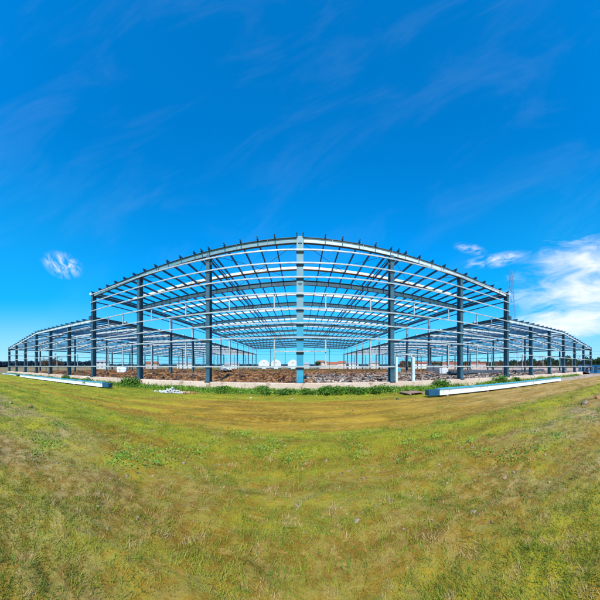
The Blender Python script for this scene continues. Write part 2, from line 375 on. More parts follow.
# tufts of taller weeds on the near verge
v = []; f = []
for _ in range(150):
    r = 4.5*math.exp(random.random()*1.6); a = random.uniform(-1.35, 1.45); x = r*math.sin(a); y = r*math.cos(a)
    if y > 7.0 or (y < 2): continue
    for _ in range(random.randint(40, 110)):
        q = random.gauss(0, .16); w = random.gauss(0, .16); c = Vector((x+q, y+w, ground_z(x+q, y+w) + .01 + .13*random.random())); leaves(v, f, c, .05)
tag(np_mesh('undergrowth', [tuple(p) for p in v], f, 4, M['leaf_weed']), 'patches of small leafy weeds on the near verge', 'weeds', None, 'stuff')

# ------------------------------------------------------------------ concrete plinth
random.seed(21)
pb = MB(); pw = 50.5; segs = sorted(list(np.arange(-58.5, pw, .75)) + [q + d_ for q in np.arange(-56.7, pw, 3.8) for d_ in (-.02, -.005, .005, .02)]); top = .8
joints = np.arange(-56.7, pw, 3.8)
rows = []
for x in list(segs) + [pw]:
    dz = .02*nz(x, 0, .5, 41); e = .015*nz(x, 3, .9, 43) + (.035 if min(abs(joints - x)) < .01 else 0); rows.append((x, dz, e))
pv = []; pf = []
for x, dz, e in rows: pv += [(x, 17.62+e, -.3), (x, 17.60+e, .35), (x, 17.61+e, top-.03+dz-.06*max(0, nz(x, 0, 2.3, 47)-.25)), (x, 17.65, top+dz), (x, 18.45, top+dz), (x, 18.47, -.3)]
for i in range(len(rows)-1):
    for k in range(5): a = i*6+k; pf.append((a, a+6, a+7, a+1))
pf += [tuple(range(6)), tuple(range((len(rows)-1)*6, len(rows)*6))[::-1]]
pb.poly(pv, pf); pl = pb.build('concrete_plinth', M['concrete']); tag(pl, 'long low beige concrete plinth wall under the front columns', 'plinth wall')

# ------------------------------------------------------------------ the steel frame
B = empty('steel_frame_building', (0, 18, .8))
tag(B, 'huge unfinished steel frame hall with open roof and two lower side wings', 'building')
def part(mb, name, m, label=None, parent=None):
    o = mb.build(name, m); o.parent = parent or B
    o.location = Vector((0, 0, 0)) - (Vector(B.location) if (parent is None or parent is B) else Vector((0, 0, 0)))
    if label: o['label'] = label
    return o
def Z(h): return EYE + h*D
HW = 1.262; WR = 2.25; WO = 3.215
def hm(X): return .561 - .0415*abs(X)
def hw(X):
    X = abs(X)
    return .333 + (.362-.333)*(X-HW)/(WR-HW) if X < WR else .362 + (.262-.362)*(X-WR)/(WO-WR)
KS = [1 + .5*i for i in range(12)]; YS = [18*k for k in KS]; YE = YS[-1]
mains = [0, .42, .84, HW]
girt_rows = [.498, .443, .382, .311, .246, .184, .122]
low_row = -.003
wing_rows = [.275, .212, .152, .085]
def column(X, y, z1, w=.32, dep=.42, m=None, sunlit_from=None, rows=(), label=None, z0=.8, name='column'):
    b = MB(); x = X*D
    b.ibeam((x, y, z0), (x, y, sunlit_from or z1), dep, w, .028, .02, (0, 1, 0))
    if sunlit_from:
        b.cur = 1; b.ibeam((x, y, sunlit_from), (x, y, z1), dep, w, .028, .02, (0, 1, 0)); b.cur = 0
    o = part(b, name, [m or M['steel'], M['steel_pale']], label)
    bb = MB(); bb.box(x-w*.75, x+w*.75, y-dep*.75, y+dep*.75, z0-.01, z0+.04)
    for sx in (-.6, .6):
        for sy in (-.6, .6): bb.tube((x+sx*w, y+sy*dep, z0+.04), (x+sx*w, y+sy*dep, z0+.11), .02, .02, 6)
    q = part(bb, 'base_plate', M['steel_dark'], parent=o)
    if rows:
        for h in rows:
            if Z(h) > z1 - .2: continue
            rb = MB(); rb.box(x-w*.62, x+w*.62, y-dep/2-.03, y-dep/2-.002, Z(h)-.20, Z(h)-.05)
            part(rb, 'girt_bracket', M['steel_dark'], parent=o)
    return o
rd = .46
# front gable columns of the tall hall
for X in mains:
    for s in ((1,) if X == 0 else (-1, 1)):
        zt = Z(hm(X)) - (rd if X < HW else .05)
        if X == 0:
            b = MB(); x = 0; w, dep = .52, .45
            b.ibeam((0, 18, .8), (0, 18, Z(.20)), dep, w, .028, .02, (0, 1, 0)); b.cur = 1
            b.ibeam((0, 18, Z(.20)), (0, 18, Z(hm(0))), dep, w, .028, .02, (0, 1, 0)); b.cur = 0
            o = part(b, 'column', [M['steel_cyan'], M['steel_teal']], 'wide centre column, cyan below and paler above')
            bb = MB(); bb.box(-.4, .4, 17.66, 18.36, .79, .85); part(bb, 'base_plate', M['steel_dark'], parent=o)
            for h in girt_rows + [.063, low_row]:
                rb = MB(); rb.box(-.3, .3, 17.735, 17.772, Z(h)-.24, Z(h)-.06); part(rb, 'girt_bracket', M['steel_dark'], parent=o)
            for k in (.53, .355):
                sp = MB(); sp.box(-.16, .16, 17.74, 17.772, Z(k)-.03, Z(k)+.03); sp.box(-.02, .02, 17.74, 17.772, Z(k)-.14, Z(k)-.031); sp.box(-.02, .02, 17.74, 17.772, Z(k)+.031, Z(k)+.1)
                part(sp, 'splice_plate', M['steel_dark'], parent=o)
        else:
            column(s*X, 18, zt, .34, .60, M['steel'], None, girt_rows + [low_row])
# interior and rear columns of the tall hall
for i, y in enumerate(YS[1:]):
    for s in (-1, 1): column(s*HW, y, Z(hm(HW))-.05, .32, .45, M['steel'], Z(.345))  # paler above wing roof height: direct sun painted into the upper part
for X in (0, .42, .84):
    for s in ((1,) if X == 0 else (-1, 1)): column(s*X, YE, Z(hm(X))-rd, .26, .3, M['steel'])
# thin posts of the rear wing gables
for s in (-1, 1):
    for i in range(5):
        X = HW + (WO-HW)*(i+1)/6; column(s*X, YE, Z(hw(X))-.4, .2, .22, M['steel'], name='rear_post')
# wing columns
wf = [HW + (WO-HW)*(i+1)/6 for i in range(6)]
for s in (-1, 1):
    for X in wf: column(s*X, 18, Z(hw(X))-(.4 if X < WO-.01 else .05), .32, .56, M['steel'], None, wing_rows + [low_row])
    for y in YS[1:]:
        column(s*WR, y, Z(hw(WR))-.4, .26, .3, M['steel']); column(s*WO, y, Z(hw(WO))-.05, .28, .4, M['steel'])

# rafters
def rafter(xa, za, xb, zb, y, dep, w, m, label=None, flange=M['steel']):
    b = MB(); d = (Vector((xb, 0, zb)) - Vector((xa, 0, za))).normalized()
    p0 = Vector((xa, y, za-dep/2)); p1 = Vector((xb, y, zb-dep/2)); h = dep/2; w2 = w/2
    b.prism(p0, p1, [(-.011,-h+.03),(.011,-h+.03),(.011,h-.03),(-.011,h-.03)]); b.cur = 1
    b.prism(p0, p1, [(-w2,-h),(w2,-h),(w2,-h+.03),(-w2,-h+.03)]); b.prism(p0, p1, [(-w2,h-.03),(w2,h-.03),(w2,h),(-w2,h)])
    n_ = max(2, int(abs(xb-xa)/2.4)); b.cur = 0
    for q in range(1, n_):
        t = q/n_; c = p0.lerp(p1, t); b.bar(c - Vector((0,0,h-.032)), c + Vector((0,0,h-.032)), w*.9, .014, (0, 0.001, 1) if False else (1, 0, 0))
    return part(b, 'rafter', [m, flange], label)
for i, y in enumerate(YS):
    for s in (-1, 1):
        m = (M['steel_teal'] if s < 0 else M['steel_pale']) if i == 0 else M['steel']  # front frame: right half paler, specular sun glare put into the colour
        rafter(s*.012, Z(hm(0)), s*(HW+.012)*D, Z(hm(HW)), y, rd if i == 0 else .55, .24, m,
               ('teal half of the front gable rafter' if s < 0 else 'pale half of the front gable rafter, sun glare put into its colour') if i == 0 else None, M['steel_dark'] if i == 0 else M['steel'])
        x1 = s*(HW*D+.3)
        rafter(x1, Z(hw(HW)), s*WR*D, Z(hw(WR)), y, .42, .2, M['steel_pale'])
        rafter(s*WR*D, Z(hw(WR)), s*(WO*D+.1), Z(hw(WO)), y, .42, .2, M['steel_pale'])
# white strip over the first bay
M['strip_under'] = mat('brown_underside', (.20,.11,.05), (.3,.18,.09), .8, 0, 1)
for i, k in enumerate([1.37, 1.86] + [q - .16 for q in KS[3:]]):
    for s in (-1, 1):
        y = 18*k; z = .33 + .17
        def strip(xa, za, xb, zb, hh, wd, lb=None):
            b = MB(); p0 = Vector((xa, y, za)); p1 = Vector((xb, y, zb))
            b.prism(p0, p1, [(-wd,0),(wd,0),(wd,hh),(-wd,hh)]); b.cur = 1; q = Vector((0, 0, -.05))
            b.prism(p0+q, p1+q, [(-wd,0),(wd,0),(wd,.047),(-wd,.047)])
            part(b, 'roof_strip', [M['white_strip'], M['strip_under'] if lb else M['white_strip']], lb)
        strip(s*.01 if i == 0 else s*.4, Z(hm(0))+.31, s*HW*D, Z(hm(HW))+.31, .26, .17, 'white strip with brown underside crossing the first roof bay' if i == 0 else None)
        strip(s*(HW*D+.6), Z(hw(HW))+.24, s*WR*D, Z(hw(WR))+.24, .34, .2)
        strip(s*WR*D, Z(hw(WR))+.24, s*WO*D, Z(hw(WO))+.24, .34, .2)

# purlins
pz = .108
Xp = [.013] + [.11 + .0768*i for i in range(16)] + [.455]
for s in (-1, 1):
    for X in Xp:
        if X > HW: X = HW
        b = MB(); z = Z(hm(X)) + pz; b.cee((s*X*D, 17.62, z), (s*X*D, YE+.3, z), .21, .08, .012, flip=s); part(b, 'purlin', M['purlin'])
    for i in range(25):
        X = HW + .035 + (WO-HW-.04)*i/24; z = Z(hw(X)) + .10
        b = MB(); b.cee((s*X*D, 17.66, z), (s*X*D, YE+.3, z), .19, .08, .012, flip=s); part(b, 'purlin', M['wing_steel'])
# bracing rods in the roof planes and side walls
def rod(p0, p1, r=.022):
    b = MB(); b.tube(p0, p1, r, r, 5); part(b, 'brace_rod', M['steel_dark'])
for j in (0, 4, 8):
    y0, y1 = YS[j]+.2, YS[j+1]-.2
    for s in (-1, 1):
        for q in range(3):
            a, c = q*HW/3, (q+1)*HW/3
            rod((s*a*D, y0, Z(hm(a))-.2), (s*c*D, y1, Z(hm(c))-.2)); rod((s*c*D, y0, Z(hm(c))-.26), (s*a*D, y1, Z(hm(a))-.26))
        for a, c in ((HW, WR), (WR, WO)):
            rod((s*a*D, y0, Z(hw(a))-.2), (s*c*D, y1, Z(hw(c))-.2)); rod((s*c*D, y0, Z(hw(c))-.26), (s*a*D, y1, Z(hw(a))-.26))
        for X, zt in ((HW, .32), (WO, .25)):
            if j: rod((s*X*D, y0, 1.0), (s*X*D, y1, Z(zt))); rod((s*X*D+.05, y0, Z(zt)), (s*X*D+.05, y1, 1.0))
for i in range(len(YS)-1):
    for X in (.42, .84):
        for s in (-1, 1):
            b = MB(); b.tube((s*X*D, YS[i]+.1, Z(hm(X))-.38), (s*X*D, YS[i+1]-.1, Z(hm(X))-.38), .05, .05, 6); part(b, 'tie_tube', M['steel'])
# longitudinal eave beams
for s in (-1, 1):
    for X, h, dep, w, m in ((HW, hm(HW)-.014, .34, .2, 'steel'), (HW, .452, .12, .08, 'steel'), (HW, .333, .42, .22, 'steel'), (WR, hw(WR)-.035, .25, .14, 'steel'), (WO, hw(WO)-.02, .3, .16, 'steel'), (WO, .15, .14, .1, 'steel'), (WO, .07, .14, .1, 'steel'), (WO, -.003, .14, .1, 'steel')):
        off = s*(.20 if X == WO else 0)
        b = MB()
        for j in range(len(YS)-1):
            b.ibeam((s*X*D+off, YS[j]+.25, Z(h)), (s*X*D+off, YS[j+1]-.25, Z(h)), dep, w, .02, .014)
        part(b, 'eave_beam' if dep > .2 else 'side_girt', M[m])
# girts across the front
yg = 17.62
def girt(xa, xb, h, y=yg, m='galv', sz=.105):
    b = MB(); xs_ = [xa] + [q for q in sorted([-2.9, -2.25, -1.6, -.84, -.42, 0, .42, .84, 1.6, 2.25, 2.9]) if xa + .1 < q < xb - .1] + [xb]
    zj = [Z(h) + random.uniform(-.022, .022) for _ in xs_]
    for i in range(len(xs_)-1): b.cee((xs_[i]*D, y, zj[i]), (xs_[i+1]*D-.004, y, zj[i+1]), sz, .08, .01, flip=-1)
    return part(b, 'girt', M[m])
for h in girt_rows: girt(-HW-.008, HW+.008, h)
girt(-WO, .437, low_row); girt(.54, WO, low_row)
for s in (-1, 1):
    for h in wing_rows:
        xm = WO if h < .26 else WR + (WO-WR)*(.362-h)/.1 - .03
        girt(min(s*(HW+.015), s*xm), max(s*(HW+.015), s*xm), h)
girt(-.107, .116, .063); girt(.437, .60, .056)
for s in (-1, 1):
    for h in (.21, .15, .085, low_row): girt(min(s*HW, s*WO), max(s*HW, s*WO), h, YE+.2, 'steel')
girt(-HW, HW, .33, YE+.2, 'steel'); girt(-HW, HW, .42, YE+.2, 'steel')
# posts between the girts
def post(X, h0, h1, m='galv', w=.09, y=yg+.1):
    b = MB(); b.cee((X*D, y, Z(h0)), (X*D, y, Z(h1)), w, w, .01, up=(0, 1, 0)); return part(b, 'post', M[m])
for s in (-1, 1):
    for X in (.111, .313, .535, .745, .96, 1.09):
        post(s*X, .246, .311); 
        if not (s > 0 and .4 < X < .6): post(s*X, low_row if X != .111 else low_row, .122)
for X in (1.44, 1.76, 2.1, 2.45): 
    for s in (-1, 1): post(s*X, .152, .212); post(s*X, low_row, .085)
post(.443, -.074, .056, 'steel_pale', .2, 17.84); post(.533, -.074, .056, 'steel_pale', .26, 17.84)
# end plates at the eaves
for s in (-1, 1):
    b = MB(); x = s*(HW*D+.25); b.box(x-.28, x+.28, 17.7, 18.2, Z(hm(HW))-.10, Z(hm(HW))+.12); part(b, 'eave_bracket', M['steel_pale'])
    b = MB(); b.box(x-.25, x+.3, 17.6, 18.2, Z(.333)-.05, Z(.333)+.35); part(b, 'eave_bracket', M['steel_dark'])

# ------------------------------------------------------------------ girders lying on the grass
def girder(p0, p1, label, endpiece=True, hh=.42, ww=.55):
    p0 = Vector(p0); p1 = Vector(p1); L = (p1-p0).length; rz = math.atan2(p1.y-p0.y, p1.x-p0.x)
    e = empty('girder', p0, rz); tag(e, label, 'steel girder', 'long girders lying on the ground in front of the frame')
    b = MB(); b.prism((.9, 0, .10+hh/2), (L, 0, .10+hh/2), [(-ww/2+.05,-hh/2+.03),(ww/2-.05,-hh/2+.03),(ww/2-.05,hh/2-.02),(-ww/2+.05,hh/2-.02)]); b.build('web', M['white_beam'], e)
    b = MB(); b.prism((.9, 0, .115), (L, 0, .115), [(-ww/2-.02,-.015),(ww/2+.02,-.015),(ww/2+.02,.014),(-ww/2-.02,.014)]); b.build('bottom_flange', M['white_beam'], e)
    for q in range(int(L/3)):
        b = MB(); b.box(1.2+q*3, 1.22+q*3, -ww/2-.01, ww/2+.01, .131, .10+hh-.022); b.build('stiffener', M['white_beam'], e)
    b = MB(); b.prism((.9, 0, .10+hh), (L, 0, .10+hh), [(-ww/2-.03,-.02),(ww/2+.03,-.02),(ww/2+.03,.02),(-ww/2-.03,.02)])
    n_ = int(L/1.5)
    for i in range(1, n_): b.box(1+i*1.5, 1+i*1.5+.05, -ww/2+.05, ww/2-.05, .10+hh+.02, .10+hh+.035)
    b.build('top_flange', M['cyan_top'], e)
    b = MB(); b.prism((0, 0, .10+hh/2-.02), (.898, 0, .10+hh/2-.02), [(-ww/2+.02,-hh/2+.03),(ww/2-.02,-hh/2+.03),(ww/2-.02,hh/2-.02),(-ww/2+.02,hh/2-.02)]); b.build('end_section', M['navy'], e)
    k = 1.4
    while k < L: b = MB(); b.box(k, k+.16, -ww/2-.12, ww/2+.12, -.02, .099); k += 4.2; b.build('timber_block', M['wood'], e)
    return e
girder((-15.9, 14.6, .02), (-40.5, 14.9, .02), 'white girder with blue end lying left of the centre, in front of round bushes')
girder((8.2, 13.25, .02), (28.9, 13.5, .02), 'white girder with cyan top lying right of the centre beside the dirt track')
girder((-44.5, 15.9, .02), (-57, 16.1, .02), 'short white girder farthest left, beyond the other left girder', hh=.24)

# ------------------------------------------------------------------ small loose things
random.seed(33)
b = MB()
for _ in range(150):
    a = random.gauss(0, .55); c = random.gauss(0, .35); r = random.uniform(.05, .15); v_, f_ = rock_verts(r); z = max(0, .42 - .5*abs(a) - .5*abs(c))*random.random()
    b.poly([(p.x+a, p.y+c, p.z+z+.04) for p in v_], f_)
p = at(172, 18.4); o = b.build('rubble_heap', M['dirty_white'], loc=(p.x, p.y, ground_z(p.x, p.y))); tag(o, 'small heap of white rubble on the grass before the plinth', 'rubble heap')
p = at(188, 18.0); b = MB()
for _ in range(80):
    a = random.gauss(0, .6); c = random.gauss(0, .3); v_, f_ = rock_verts(random.uniform(.04, .11)); b.poly([(q.x+a, q.y+c, q.z+.05*random.random()+.02) for q in v_], f_)
o = b.build('brick_heap', M['clod'], loc=(p.x, p.y, ground_z(p.x, p.y))); tag(o, 'low heap of rusty brown rubble right of the white heap', 'rubble heap')
e = empty('wooden_panel', (8.1, 15.3, .06), .12); tag(e, 'brown timber panel lying on the weeds in front of the door frame', 'timber panel')
for i in range(6):
    b = MB(); b.box(-.75, .75, -.66+i*.225, -.66+i*.225+.2, .10, .13); b.build('plank', M['wood'], e)
for x in (-.6, .5):
    b = MB(); b.box(x, x+.1, -.7, .72, .0, .098); b.build('batten', M['wood'], e)
def rock(px, r, s, m, label):
    s *= .85
    b = MB(); v_, f_ = rock_verts(s); b.poly([tuple(q) for q in v_], f_); p = at(px, r)
    o = b.build('rock', m, loc=(p.x, p.y, ground_z(p.x, p.y)+s*.12)); tag(o, label, 'rock'); bv = o.modifiers.new('b', 'BEVEL'); bv.width = s*.12; bv.segments = 2
rock(397.5, 14.6, .2, M['leaf_dark'], 'dark clod on the mud in front of the door frame')
rock(251, 15.3, .14, M['stone'], 'pale flat stone on the mud left of the centre column')
rock(292, 14.8, .13, M['stone'], 'pale stone on the mud below the centre column')
rock(11, 12.2, .22, M['field_stone'], 'pale boulder in the dry grass at far left')
rock(30, 11.0, .26, M['clod'], 'brown boulder on the near left verge')
rock(585, 11.8, .3, M['field_stone'], 'largest rock on the verge at far right')
rock(598, 14.0, .3, M['clod'], 'brown rock just beyond the largest one at far right')
rock(534, 13.0, .16, M['field_stone'], 'pale rock in the yellow weeds of the right verge')

# parked car seen from the front
def car(loc, rz, label):
    e = empty('parked_car', loc, rz); tag(e, label, 'car')
    prof = [(-2.1,.35),(2.1,.35),(2.15,.7),(1.9,.86),(1.0,.95),(.45,1.38),(-1.1,1.42),(-1.85,.98),(-2.15,.85)]
    b = MB(); N = len(prof); pts = []
    for (x, z) in prof: pts.append((x, -.84+(.14 if z > 1.2 else 0), z))
    for (x, z) in prof: pts.append((x, .84-(.14 if z > 1.2 else 0), z))
    b.poly(pts, [tuple(range(N)), tuple(range(N, 2*N))[::-1]] + [(i, N+i, N+(i+1) % N, (i+1) % N) for i in range(N)])
    o = b.build('body', M['white_paint'], e); bv = o.modifiers.new('b', 'BEVEL'); bv.width = .05; bv.segments = 3
    b = MB(); b.poly([(1.01,-.72,.965),(1.01,.72,.965),(.5,.62,1.355),(.5,-.62,1.355)], [(0,1,2,3)])
    o = b.build('windscreen', M['glass'], e); sd = o.modifiers.new('s', 'SOLIDIFY'); sd.thickness = .03; sd.offset = 1
    for sy in (-1, 1):
        b = MB(); b.poly([(.85,sy*.835,.97),(.38,sy*.735,1.33),(-1.05,sy*.735,1.35),(-1.6,sy*.82,1.0)], [(0,1,2,3)])
        o = b.build('side_window', M['glass'], e); sd = o.modifiers.new('s', 'SOLIDIFY'); sd.thickness = .04; sd.offset = 0
        b = MB(); b.tube((2.12, sy*.62, .72), (2.19, sy*.62, .72), .1, .1, 12); b.build('headlight', M['galv'], e)
        for sx in (-1.35, 1.35):
            b = MB(); b.tube((sx, sy*.62, .32), (sx, sy*.86, .32), .32, .32, 20); w = b.build('wheel', M['tyre'], e)
            b = MB(); b.tube((sx, sy*.862, .32), (sx, sy*.875, .32), .18, .18, 14); b.build('rim', M['galv'], w)
    return e
p = at(226, 50); car((p.x, p.y, soil_z(p.x, p.y)-.02), math.atan2(-p.y, -p.x)+.2, 'white car parked on the soil far inside the hall')
# rounded white tank
p = at(122.5, 43); e = empty('storage_tank', (p.x, p.y, soil_z(p.x, p.y)), .4); tag(e, 'low white tank with a domed pale green lid inside the left wing', 'tank')
b = MB(); b.box(-.9, .9, -.6, .6, .0, .55); o = b.build('body', M['white_paint'], e); bv = o.modifiers.new('b', 'BEVEL'); bv.width = .06; bv.segments = 2
b = MB(); pr = [(.62*math.cos(PI*i/10), .5*math.sin(PI*i/10)) for i in range(11)]; b.prism((-.95, 0, .552), (.95, 0, .552), pr); b.build('lid', M['pale_green'], e)
b = MB(); b.tube((.3, 0, 1.04), (.3, 0, 1.14), .12, .12, 12); b.build('cap', M['steel_dark'], e)
def crate(px, r, w, d, h, m, name, label, cat):
    p = at(px, r); e = empty(name, (p.x, p.y, soil_z(p.x, p.y)-.05), -math.atan2(p.x, p.y)); tag(e, label, cat)
    b = MB(); b.box(-w/2, w/2, -d/2, d/2, .1, h); o = b.build('body', m, e); bv = o.modifiers.new('b', 'BEVEL'); bv.width = .04; bv.segments = 2
    b = MB()
    for i in range(5): x = -w/2 + w*(i+.5)/5; b.box(x-.03, x+.03, -d/2-.03, -d/2-.001, .15, h-.05)
    b.build('side_rib', m, e)
    b = MB(); b.box(-w/2+.05, -w/2+.2, -d/2, d/2, -.1, .1); b.box(w/2-.2, w/2-.05, -d/2, d/2, -.1, .1); b.build('skid', M['wood'], e)
crate(444, 36, 1.35, 1.1, .95, M['white_paint'], 'site_box', 'white site box left of the second right-hand front column', 'box')
crate(433, 38, 2.1, 1.6, 1.5, M['box_grey'], 'generator_box', 'dark grey generator box next to the white site box', 'generator')
crate(397.5, 44, 1.2, 1.0, 1.15, M['cyan_top'], 'tool_locker', 'light blue locker seen through the door frame', 'locker')
# planks and steel stacked on the soil
for i, (px, r, L, hh, mm, lb) in enumerate([(405, 34, 9, .28, 'wood', 'long low stack of planks behind the door frame'), (478, 40, 13, .5, 'box_grey', 'long dark stack of steel inside the right wing'), (530, 54, 14, .6, 'box_grey', 'dark stack of steel near the outer end of the right wing'), (190, 36, 6, .3, 'wood', 'low stack of planks left of the hall middle')]):
    p = at(px, r); e = empty('material_stack', (p.x, p.y, soil_z(p.x, p.y)), .04*i); tag(e, lb, 'stack', 'stacks of building material on the soil')
    for q in range(4):
        for z in range(3):
            b = MB(); jit = random.uniform(-.4, .4); b.box(-L/2+jit, L/2+jit, -.6+q*.3, -.6+q*.3+.26, z*hh/3+.02, (z+1)*hh/3); b.build('beam', M[mm], e)

# ------------------------------------------------------------------ cabins
def cabin(px, r, w, d, h, m, label, rz=None):
    p = at(px, r); e = empty('site_cabin', (p.x, p.y, 0.0), (-math.atan2(p.x, p.y)) if rz is None else rz); tag(e, label, 'cabin', 'blue site cabins past the right wing')
    b = MB(); b.box(-w/2, w/2, -d/2, d/2, .12, h); b.build('wall', m, e)
    b = MB(); b.box(-w/2-.08, w/2+.08, -d/2-.08, d/2+.08, h, h+.12); b.build('roof', M['cabin_blue'], e)
    b = MB(); b.box(-.3, .55, -d/2-.04, -d/2+.02, .14, 2.05); dr = b.build('door', M['navy'], e)
    b = MB(); b.box(.44, .5, -d/2-.09, -d/2-.041, 1.0, 1.1); b.build('handle', M['galv'], dr)
    for sx in (-1, 1):
        x = sx*w*.32; b = MB(); b.box(x-.4, x+.4, -d/2-.03, -d/2+.02, 1.05, 1.8); wn = b.build('window', M['white_paint'], e)
        b = MB(); b.box(x-.34, x+.34, -d/2-.04, -d/2-.031, 1.1, 1.75); b.build('pane', M['glass'], wn)
cabin(583.5, 68, 3.0, 2.4, 2.35, M['cabin_blue'], 'blue site cabin closest to the corner of the right wing')
cabin(595.5, 66, 3.3, 2.4, 2.3, M['cabin_blue'], 'blue site cabin at the very right edge of the view')

# ------------------------------------------------------------------ white vaulted sheds behind
def shed(px, r, w, h, L, label):
    p = at(px, r); e = empty('vaulted_shed', (p.x, p.y, 0), -math.atan2(p.x, p.y)); tag(e, label, 'shed', 'white vaulted sheds beyond the hall')
    wall = h*.45; prof = [(-w/2, 0), (w/2, 0), (w/2, wall)] + [(w/2*math.cos(PI*i/12), wall+(h-wall)*math.sin(PI*i/12)) for i in range(1, 12)] + [(-w/2, wall)]
    b = MB(); b.prism((0, L, 0), (0, 0, 0), [(-x, z) for x, z in prof][::-1]); b.build('shell', M['wall_white'], e)
    b = MB(); b.box(-w*.17, w*.17, -.06, -.002, 0, wall*1.1); b.build('door', M['pale_green'], e)
    b = MB(); b.tube((0, -.08, h*.66), (0, -.002, h*.66), .35, .35, 14); b.build('vent', M['roof_red'], e)
    b = MB()
    for i in range(8): y = L*(i+.5)/8; 
    b.box(-w/2-.1, -w*.2, -.05, -.003, 0, .9); b.build('base_band', M['steel'], e); b = MB(); b.box(w*.2, w/2+.1, -.05, -.003, 0, .9); b.build('base_band', M['steel'], e)
shed(264, 160, 7.6, 6.6, 26, 'leftmost white vaulted shed seen through the hall')
shed(276, 165, 7.4, 6.8, 26, 'middle white vaulted shed of the three')
shed(293, 158, 7.2, 6.6, 26, 'white vaulted shed partly behind the centre column')

def house(px, r, w, d, h, wallm, roofm, label, rise=1.8):
    p = at(px, r); e = empty('house', (p.x, p.y, 0), -math.atan2(p.x, p.y)+random.uniform(-.2, .2)); tag(e, label, 'house', 'low houses beyond the building site')
    b = MB(); b.box(-w/2, w/2, -d/2, d/2, 0, h); b.build('wall', wallm, e)
    b = MB(); o_ = .4; b.poly([(-w/2-o_,-d/2-o_,h),(w/2+o_,-d/2-o_,h),(w/2+o_,d/2+o_,h),(-w/2-o_,d/2+o_,h),(-w/2+.3,0,h+rise),(w/2-.3,0,h+rise)], [(0,3,2,1),(0,1,5,4),(2,3,4,5),(1,2,5),(3,0,4)])
    rf = b.build('roof', roofm, e)
    b = MB(); b.box(w*.2, w*.2+.6, .4, 1.0, h+rise*.4, h+rise+.5); b.build('chimney', M['wall_grey'], rf)
    k = max(2, int(w/3))
    for i in range(k):
        x = -w/2 + w*(i+.5)/k
        for z in ([1.0] if h < 4.5 else [1.0, 3.8]):
            b = MB(); b.box(x-.55, x+.55, -d/2-.05, -d/2-.002, z, z+1.3); wn = b.build('window', M['wall_grey'], e)
            b = MB(); b.box(x-.46, x+.46, -d/2-.06, -d/2-.051, z+.08, z+1.22); b.build('pane', M['glass'], wn)
W, C, G_, RR, RG = M['wall_white'], M['wall_cream'], M['wall_grey'], M['roof_red'], M['roof_grey']
for a in [(306, 190, 6, 6, 3.4, G_, RG, 'small grey house right behind the centre column'), (321.5, 170, 7, 6, 5.0, C, RR, 'cream house with two storeys seen right of the centre column', 1.2),
          (332, 185, 9, 7, 3.6, C, RR, 'long house with red roof right of the cream two-storey house'), (342, 175, 6.5, 6, 4.2, C, RR, 'pinkish house near the far right corner of the hall'),
          (353, 190, 8, 7, 3.8, W, RG, 'white house glimpsed through the far right hall columns'), (374, 180, 8, 7, 4.2, C, RG, 'pale house seen left of the door frame'),
          (420, 200, 14, 8, 4.0, W, RR, 'house with long red roof seen right of the door frame'), (452, 190, 16, 8, 3.6, C, RR, 'long red roofed house left of the second right-hand column'), (478, 185, 12, 8, 3.8, C, RR, 'red roofed house seen through the inner right wing'),
          (232, 190, 12, 7, 3.4, W, RG, 'white low house left of the vaulted sheds'), (186, 185, 14, 8, 3.8, W, RG, 'white low house seen through the left part of the hall'), (152, 180, 10, 8, 4.0, C, RR, 'cream house seen through the left wing'), (103, 170, 9, 8, 5.0, W, RG, 'white taller house seen beyond the left hall corner')]: house(*a)

# ------------------------------------------------------------------ trees behind
def tree_proto(seed, leafm, h, crown, N, lsize, bare=False):
    random.seed(seed); tr = MB(); tips = []
    th = h*.38; tr.tube((0,0,-.2), (.1,0,th), .03*h, .02*h, 8)
    for i in range(9):
        a = i*2.4 + random.random(); el = random.uniform(.4, 1.2); L = crown*random.uniform(.6, 1.0); p0 = Vector((.1*random.random(), 0, th*random.uniform(.75, 1)))
        p1 = p0 + Vector((math.cos(a)*math.cos(el), math.sin(a)*math.cos(el), math.sin(el)*1.2))*L; tr.tube(p0, p1, .012*h, .004*h, 6); tips.append(p1)
        for k in range(4):
            q = p0.lerp(p1, random.uniform(.4, 1)); d = Vector((random.gauss(0,1), random.gauss(0,1), random.gauss(.6,.8))).normalized()*L*.5; tr.tube(q, q+d, .005*h, .0015*h, 4); tips.append(q+d)
    v = []; f = []
    for _ in range(N):
        t = random.choice(tips); rr = crown*random.uniform(.1, .3); d = Vector((random.gauss(0,1), random.gauss(0,1), random.gauss(0,.8))).normalized()*rr*random.random()**.5; leaves(v, f, t+d, lsize)
    o = np_mesh('crown', [tuple(p) for p in v], f, 4, leafm); t = tr.build('trunk', M['bark']); return o, t
tp = [tree_proto(1, M['leaf_dark'], 7, 2.8, 1700, .55), tree_proto(2, M['leaf_brown'], 6, 2.8, 900, .4), tree_proto(3, M['leaf_dark'], 6, 2.4, 1500, .5)]
def tree(k, px, r, s, label):
    p = at(px, r); e = empty('tree', (p.x, p.y, 0), px*.7); s *= 1.12; e.scale = (s, s, s); tag(e, label, 'tree', 'trees beyond the building site')
    for q in tp[k]: c = q.copy(); COL.objects.link(c); c.parent = e
TL = [(0, 318, 165, .85, 'dark tree beside the cream two-storey house'), (2, 347, 180, .7, 'dark tree between the pinkish and white houses'), (1, 52, 95, 1.0, 'rusty bare tree seen through the left wing'), (1, 46, 105, .9, 'smaller rusty tree left of the other in the left wing'),
      (1, 58, 110, .9, 'rusty tree right of the others in the left wing')]
words = ['first', 'second', 'third', 'fourth', 'fifth', 'sixth', 'seventh', 'eighth', 'ninth', 'tenth', 'eleventh', 'twelfth', 'thirteenth', 'fourteenth', 'fifteenth', 'sixteenth', 'seventeenth']
